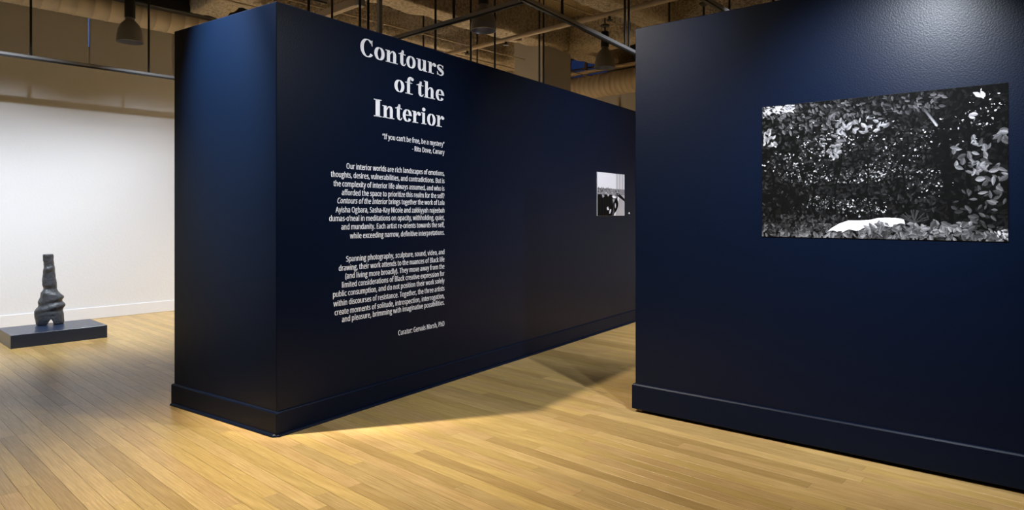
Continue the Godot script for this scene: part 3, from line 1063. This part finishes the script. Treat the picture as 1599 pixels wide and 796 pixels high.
func sculpture_mesh() -> ArrayMesh:
	# surface nets
	var c := 0.0095
	var lo := Vector3(-0.20, -0.02, -0.18)
	var nx := 42
	var ny := 98
	var nz := 39
	var v := PackedFloat32Array()
	v.resize(nx * ny * nz)
	for k in nz:
		for j in ny:
			for i in nx:
				v[(k * ny + j) * nx + i] = field(lo + Vector3(i, j, k) * c)
	var idx := PackedInt32Array()
	idx.resize(nx * ny * nz)
	idx.fill(-1)
	var verts := PackedVector3Array()
	for k in nz - 1:
		for j in ny - 1:
			for i in nx - 1:
				var sum := Vector3.ZERO
				var cnt := 0
				var val := []
				for q in 8:
					val.append(v[((k + (q >> 2)) * ny + j + ((q >> 1) & 1)) * nx + i + (q & 1)])
				for e in [[0, 1], [2, 3], [4, 5], [6, 7], [0, 2], [1, 3], [4, 6], [5, 7], [0, 4], [1, 5], [2, 6], [3, 7]]:
					var a: float = val[e[0]]
					var b: float = val[e[1]]
					if (a < 0.0) != (b < 0.0):
						var t := a / (a - b)
						var p0 := Vector3(e[0] & 1, (e[0] >> 1) & 1, e[0] >> 2)
						var p1 := Vector3(e[1] & 1, (e[1] >> 1) & 1, e[1] >> 2)
						sum += p0.lerp(p1, t)
						cnt += 1
				if cnt > 0:
					idx[(k * ny + j) * nx + i] = verts.size()
					verts.append(lo + (Vector3(i, j, k) + sum / cnt) * c)
	var st := begin(true)
	for k in range(1, nz - 1):
		for j in range(1, ny - 1):
			for i in range(1, nx - 1):
				var s0 := v[(k * ny + j) * nx + i] < 0.0
				for ax in 3:
					var o := Vector3i.ZERO
					o[ax] = 1
					var s1 := v[((k + o.z) * ny + j + o.y) * nx + i + o.x] < 0.0
					if s0 == s1: continue
					var b1 := Vector3i.ZERO
					var b2 := Vector3i.ZERO
					b1[(ax + 1) % 3] = 1
					b2[(ax + 2) % 3] = 1
					var q: Array[Vector3] = []
					for w in [Vector3i.ZERO, b1, b1 + b2, b2]:
						var id := idx[((k - w.z) * ny + j - w.y) * nx + i - w.x]
						q.append(verts[id])
					var away := Vector3(o) * (1.0 if s0 else -1.0)
					quad(st, q[0], q[1], q[2], q[3], away)
	return done(st)

func plinth_and_sculpture():
	var p := thing("display_plinth", "low navy rectangular plinth on the floor by the white wall", "plinth", Vector3(-9.68, 0, -2.12))
	obj("plinth_box", box_mesh(Vector3(-0.39, 0.0, -0.49), Vector3(0.34, 0.155, 0.49), 0.003), M.plinth, p)
	var s := obj("sculpture", sculpture_mesh(), M.ceramic, self, Vector3(-9.943, 0.155, -2.137))
	s.rotation.y = deg_to_rad(78.0)
	s.set_meta("label", "dark grey lumpy ceramic sculpture on a low navy plinth")
	s.set_meta("category", "sculpture")

# ------------------------------------------------------------------ ducts, column

func spiral_duct(a: Vector3, b: Vector3, r: float, pitch: float) -> ArrayMesh:
	var st := begin(true)
	var n := int((b - a).length() / pitch)
	var pts := []
	var rad := []
	for i in n:
		for k in [[0.0, r], [0.90, r], [0.93, r + 0.006], [0.97, r + 0.006]]:
			pts.append(a.lerp(b, (i + k[0]) / n))
			rad.append(k[1])
	pts.append(b); rad.append(r)
	tube(st, pts, rad, 36, true)
	return done(st)

func ducts_and_column():
	var d := thing("air_duct", "tan spiral duct along the top of the white wall", "duct", Vector3(-10.72, 4.54, 0))
	obj("duct_body", spiral_duct(Vector3(0, 0, 4.6), Vector3(0, 0, -11.0), 0.22, 0.20), M.duct, d)
	for z in [-0.6, -2.6, -4.6]:
		obj("hanger", box_mesh(Vector3(-0.012, 0.22, z), Vector3(0.012, SLAB - 4.54, z + 0.03)), M.galv, d)
	var e := thing("air_duct", "tan ribbed duct high on the far end wall", "duct", Vector3(0, 4.30, -11.66))
	obj("duct_body", spiral_duct(Vector3(-10.2, 0, 0), Vector3(3.0, 0, 0), 0.25, 0.13), M.duct, e)
	obj("ledge", box_mesh(Vector3(-10.3, 0.26, 0.10), Vector3(3.0, 0.30, 0.30), 0.005), M.pipe, e)
	for x in [-8.6, -5.0]:
		obj("hanger", box_mesh(Vector3(x, 0.24, -0.01), Vector3(x + 0.03, SLAB - 4.30, 0.012)), M.galv, e)
	var c := struct_node("trim_1", "tan square concrete column rising behind the navy partition", "column", Vector3(-8.1, 0, -9.6))
	obj("shaft", box_mesh(Vector3(-0.38, 0, -0.42), Vector3(0.35, SLAB, 0.417), 0.02), M.column, c)
	var v := thing("conduit", "thin yellow vertical pipe on the far end wall", "pipe", Vector3(-7.98, 0, -11.97))
	obj("pipe", rod_mesh(Vector3(0, 0.0, 0), Vector3(0, 4.05, 0), 0.022), M.pipe, v)

# ------------------------------------------------------------------ tracks, rods, pendants

func track(label: String, a: Vector3, b: Vector3, rods: Array, w := 0.034, group := "suspended lighting tracks"):
	# a channel hung on black rods: pale upper channel, black lighting track below; rods are distances from a
	var t := thing("lighting_track", label, "track", a, 0.0, group)
	var d := b - a
	var dir := d.normalized()
	t.rotation.y = atan2(-dir.z, dir.x)
	var len := d.length()
	obj("channel", box_mesh(Vector3(0, 0.0, -w / 2), Vector3(len, 0.036, w / 2), 0.003), M.track, t)
	obj("power_track", box_mesh(Vector3(0, -0.02, -w / 2), Vector3(len, -0.0005, w / 2), 0.002), M.black_metal, t)
	for r in rods:
		obj("rod", rod_mesh(Vector3(r, 0.034, 0), Vector3(r, SLAB - a.y, 0), 0.014), M.black_metal, t)

func along(a: Vector3, b: Vector3, p: Vector3) -> float:
	return (p - a).dot((b - a).normalized())

func tracks():
	# visible rail before the white wall
	track("pale suspended rail running before the white wall", Vector3(-10.24, 3.535, 2.0), Vector3(-10.24, 3.535, -6.0), [3.997, 5.387, 1.5], 0.026)
	# over the partitions
	var a := Vector3(-3.95, 3.5, -4.03)
	var b := Vector3(-4.376, 3.5, -6.943) + Vector3(-0.28, 0, -1.93)
	track("pale track crossing above the partition towards the right partition", a, b, [along(a, b, Vector3(-4.086, 3.5, -5.177)), along(a, b, Vector3(-4.32, 3.5, -6.632)), along(a, b, Vector3(-4.343, 3.5, -6.736))])
	track("thin dark track crossing the large pendant lamp above the partition", Vector3(-4.06, 3.5, -4.52), Vector3(-8.0, 3.5, -4.515), [0.94, 3.2], 0.022)
	a = Vector3(-2.77, 3.5, -5.1)
	b = Vector3(-2.97, 3.5, -8.4)
	track("pale track end showing above the top of the right partition", a, b, [0.1, 2.4])
	# hidden behind the text partition, its rods show above
	a = Vector3(-6.0, 3.3, -2.65)
	b = Vector3(-6.82, 3.3, -8.45)
	var rods := []
	for p in [Vector3(-6.126, 0, -3.538), Vector3(-6.223, 0, -4.222), Vector3(-6.241, 0, -4.344), Vector3(-6.4, 0, -5.47), Vector3(-6.501, 0, -6.181), Vector3(-6.578, 0, -6.726), Vector3(-6.761, 0, -8.019), Vector3(-6.744, 0, -7.897)]:
		rods.append(along(a, b, Vector3(p.x, 3.3, p.z)))
	track("track hidden behind the text partition, only its black rods show", a, b, rods)
	# tracks that carry the spotlights, above the picture
	track("track above the right partition carrying the spotlight that lights the wall text", Vector3(-2.2, 4.15, -3.72), Vector3(0.2, 4.15, -3.82), [0.3, 2.1])
	track("short low track carrying the spotlight nearest the foliage photograph", Vector3(-1.4, 3.545, -3.02), Vector3(-0.3, 3.545, -3.02), [0.2, 0.9])
	track("track carrying the spotlight before the lit end face", Vector3(-5.7, 4.77, -1.30), Vector3(-3.7, 4.77, -1.36), [0.2, 1.8])
	track("track carrying the spotlights before the white wall", Vector3(-8.5, 4.615, 1.2), Vector3(-8.5, 4.615, -5.2), [0.4, 3.2, 6.0])
	track("track carrying the spotlight before the small print", Vector3(-1.72, 3.94, -5.9), Vector3(-1.72, 3.94, -6.85), [0.1, 0.85])
	track("added unseen track carrying the bounce spotlights in the back room", Vector3(-8.25, 3.96, -6.6), Vector3(-8.25, 3.96, -8.9), [0.2, 1.4])  # added only to hold the hidden bounce lamps
	track("track carrying the spotlight in the room behind the right partition", Vector3(-2.2, 4.27, -6.95), Vector3(-0.6, 4.27, -6.95), [0.2, 1.4])
	# galvanised strut and ceiling rods
	var s := thing("steel_strut", "galvanised vertical steel strut rising behind the title", "strut", Vector3(-6.58, 0, -4.745))
	obj("strut", box_mesh(Vector3(-0.025, 3.3, -0.025), Vector3(0.025, SLAB, 0.025), 0.003), M.galv, s)
	for r in [[Vector3(-4.607, 3.4, -8.158), "black hanging rod left of the capped rod above right partition", 0.0], [Vector3(-3.929, 3.4, -7.829), "black rod with a round plate above the right partition", 4.2], [Vector3(-3.759, 3.4, -8.203), "black hanging rod right of the capped rod above right partition", 0.0]]:
		var t := thing("hanging_rod", r[1], "rod", r[0], 0.0, "black rods above the right partition")
		var top: float = SLAB - 3.4
		obj("rod", rod_mesh(Vector3.ZERO, Vector3(0, top, 0), 0.014), M.black_metal, t)
		if r[2] > 0.0:
			obj("plate", lathe([[0.0, 0.79, 1], [0.02, 0.79, 1], [0.055, 0.815, 1], [0.055, 0.835, 2], [0.0, 0.85, 3]], 24), M.black_metal, t)

func pendants():
	var first: Node3D = null
	var shell := [[0.062, 0.30, 1], [0.075, 0.285, 1], [0.115, 0.24, 1], [0.145, 0.17, 1], [0.160, 0.09, 1], [0.167, 0.0, 1], [0.160, -0.001, 2]]
	var inner := [[0.160, 0.0, 1], [0.153, 0.09, 1], [0.138, 0.165, 1], [0.108, 0.232, 1], [0.07, 0.275, 1], [0.0, 0.285, 1]]
	for p in [[Vector3(-9.996, 3.9, -3.068), "bell pendant lamp hanging before the white wall"], [Vector3(-6.035, 3.9, -5.965), "large bell pendant lamp behind the thin track above the title"], [Vector3(-6.139, 3.9, -8.818), "bell pendant lamp farthest back beside the column"]]:
		if first == null:
			first = thing("pendant_lamp", p[1], "pendant lamp", p[0], 0.0, "grey bell pendant lamps")
			obj("lamp_shade", lathe(shell), M.lamp_shell, first)
			obj("reflector", lathe(inner), M.lamp_inner, first)
			obj("collar", lathe([[0.0, 0.335, 1], [0.055, 0.335, 1], [0.06, 0.29, 2], [0.0, 0.285, 3]], 24), M.lamp_shell, first)
			obj("ballast_housing", lathe([[0.0, 0.585, 1], [0.055, 0.585, 1], [0.066, 0.57, 1], [0.066, 0.335, 2], [0.0, 0.334, 3]], 24), M.black_metal, first)
			obj("stem", rod_mesh(Vector3(0, 0.58, 0), Vector3(0, 1.3, 0), 0.012), M.black_metal, first)
			obj("canopy_plate", lathe([[0.0, 0.70, 1], [0.05, 0.70, 1], [0.075, 0.685, 2], [0.07, 0.665, 3], [0.0, 0.66, 4]], 24), M.black_metal, first)
		else:
			var c := first.duplicate()
			c.name = numbered("pendant_lamp")
			add_child(c)
			c.position = p[0]
			c.set_meta("label", p[1])

func pipes():
	var p := thing("sprinkler_pipe", "long tan sprinkler pipe crossing under the ceiling", "pipe", Vector3(0, 4.3, -7.58))
	obj("pipe", rod_mesh(Vector3(-10.3, 0, 0), Vector3(5.9, 0, 0), 0.035, 16), M.pipe, p)
	for x in [-7.166, -5.2, -8.05]:
		obj("sprinkler_head", lathe([[0.0, -0.03, 1], [0.018, -0.03, 1], [0.018, -0.07, 2], [0.045, -0.08, 3], [0.045, -0.088, 4], [0.0, -0.092, 5]], 18), M.black_metal, p, Vector3(x, 0, 0))
	for x in [-7.55, -8.85]:
		var st := begin(true)
		tube(st, [Vector3(x, 0, 0), Vector3(x + 0.02, 0.06, -0.12), Vector3(x + 0.12, 0.10, -0.30), Vector3(x + 0.34, 0.09, -0.42)], [0.022, 0.022, 0.022, 0.022], 12, true)
		obj("branch_pipe", done(st), M.pipe, p)
	for x in [-8.9, -5.75, -2.0]:
		obj("hanger", rod_mesh(Vector3(x, 0.03, 0), Vector3(x, SLAB - 4.3, 0), 0.006), M.galv, p)
	for c in [[-8.2, 4.42, "thin conduit running beneath the first ceiling beam"], [-9.1, 4.5, "thin conduit running beneath the second ceiling beam"], [-6.27, 4.75, "thin conduit high on the ceiling above the track"]]:
		var t := thing("conduit", c[2], "conduit", Vector3(c[0], c[1], 0), 0.0, "thin ceiling conduits")
		obj("pipe", rod_mesh(Vector3(0, 0, -5.0 if c[0] > -7.0 else 3.0), Vector3(0, 0, -11.3), 0.012), M.conduit, t)
		for z in [-5.4, -7.0, -10.2]:
			obj("hanger", rod_mesh(Vector3(0, 0.01, z), Vector3(0, SLAB - c[1], z), 0.004), M.conduit, t)
	var k := thing("ceiling_brace", "pale straight bar under the ceiling above the dark corner of partition", "brace", Vector3(-8.0, 4.2, -4.735))
	obj("brace", box_mesh(Vector3(-1.3, -0.05, -0.04), Vector3(1.02, 0.05, 0.04), 0.006), M.pipe, k)
	obj("bracket", box_mesh(Vector3(0.98, -0.07, -0.05), Vector3(1.06, 0.09, 0.05), 0.006), M.galv, k)
	for x in [-1.1, 1.02]:
		obj("hanger", rod_mesh(Vector3(x, 0.04, 0), Vector3(x, SLAB - 4.2, 0), 0.008), M.galv, k)
	var b := thing("recess_shade_box", "long black stand-in for the unlit recess above the duct with two tiny blue lights", "shade stand-in", Vector3(-10.3, 4.56, -4.3))
	obj("shade_body", box_mesh(Vector3(-0.17, 0, -1.5), Vector3(0.0, SLAB - 4.57, 1.4), 0.006), M.black_metal, b)  # black box added to darken the unlit recess between duct and beam
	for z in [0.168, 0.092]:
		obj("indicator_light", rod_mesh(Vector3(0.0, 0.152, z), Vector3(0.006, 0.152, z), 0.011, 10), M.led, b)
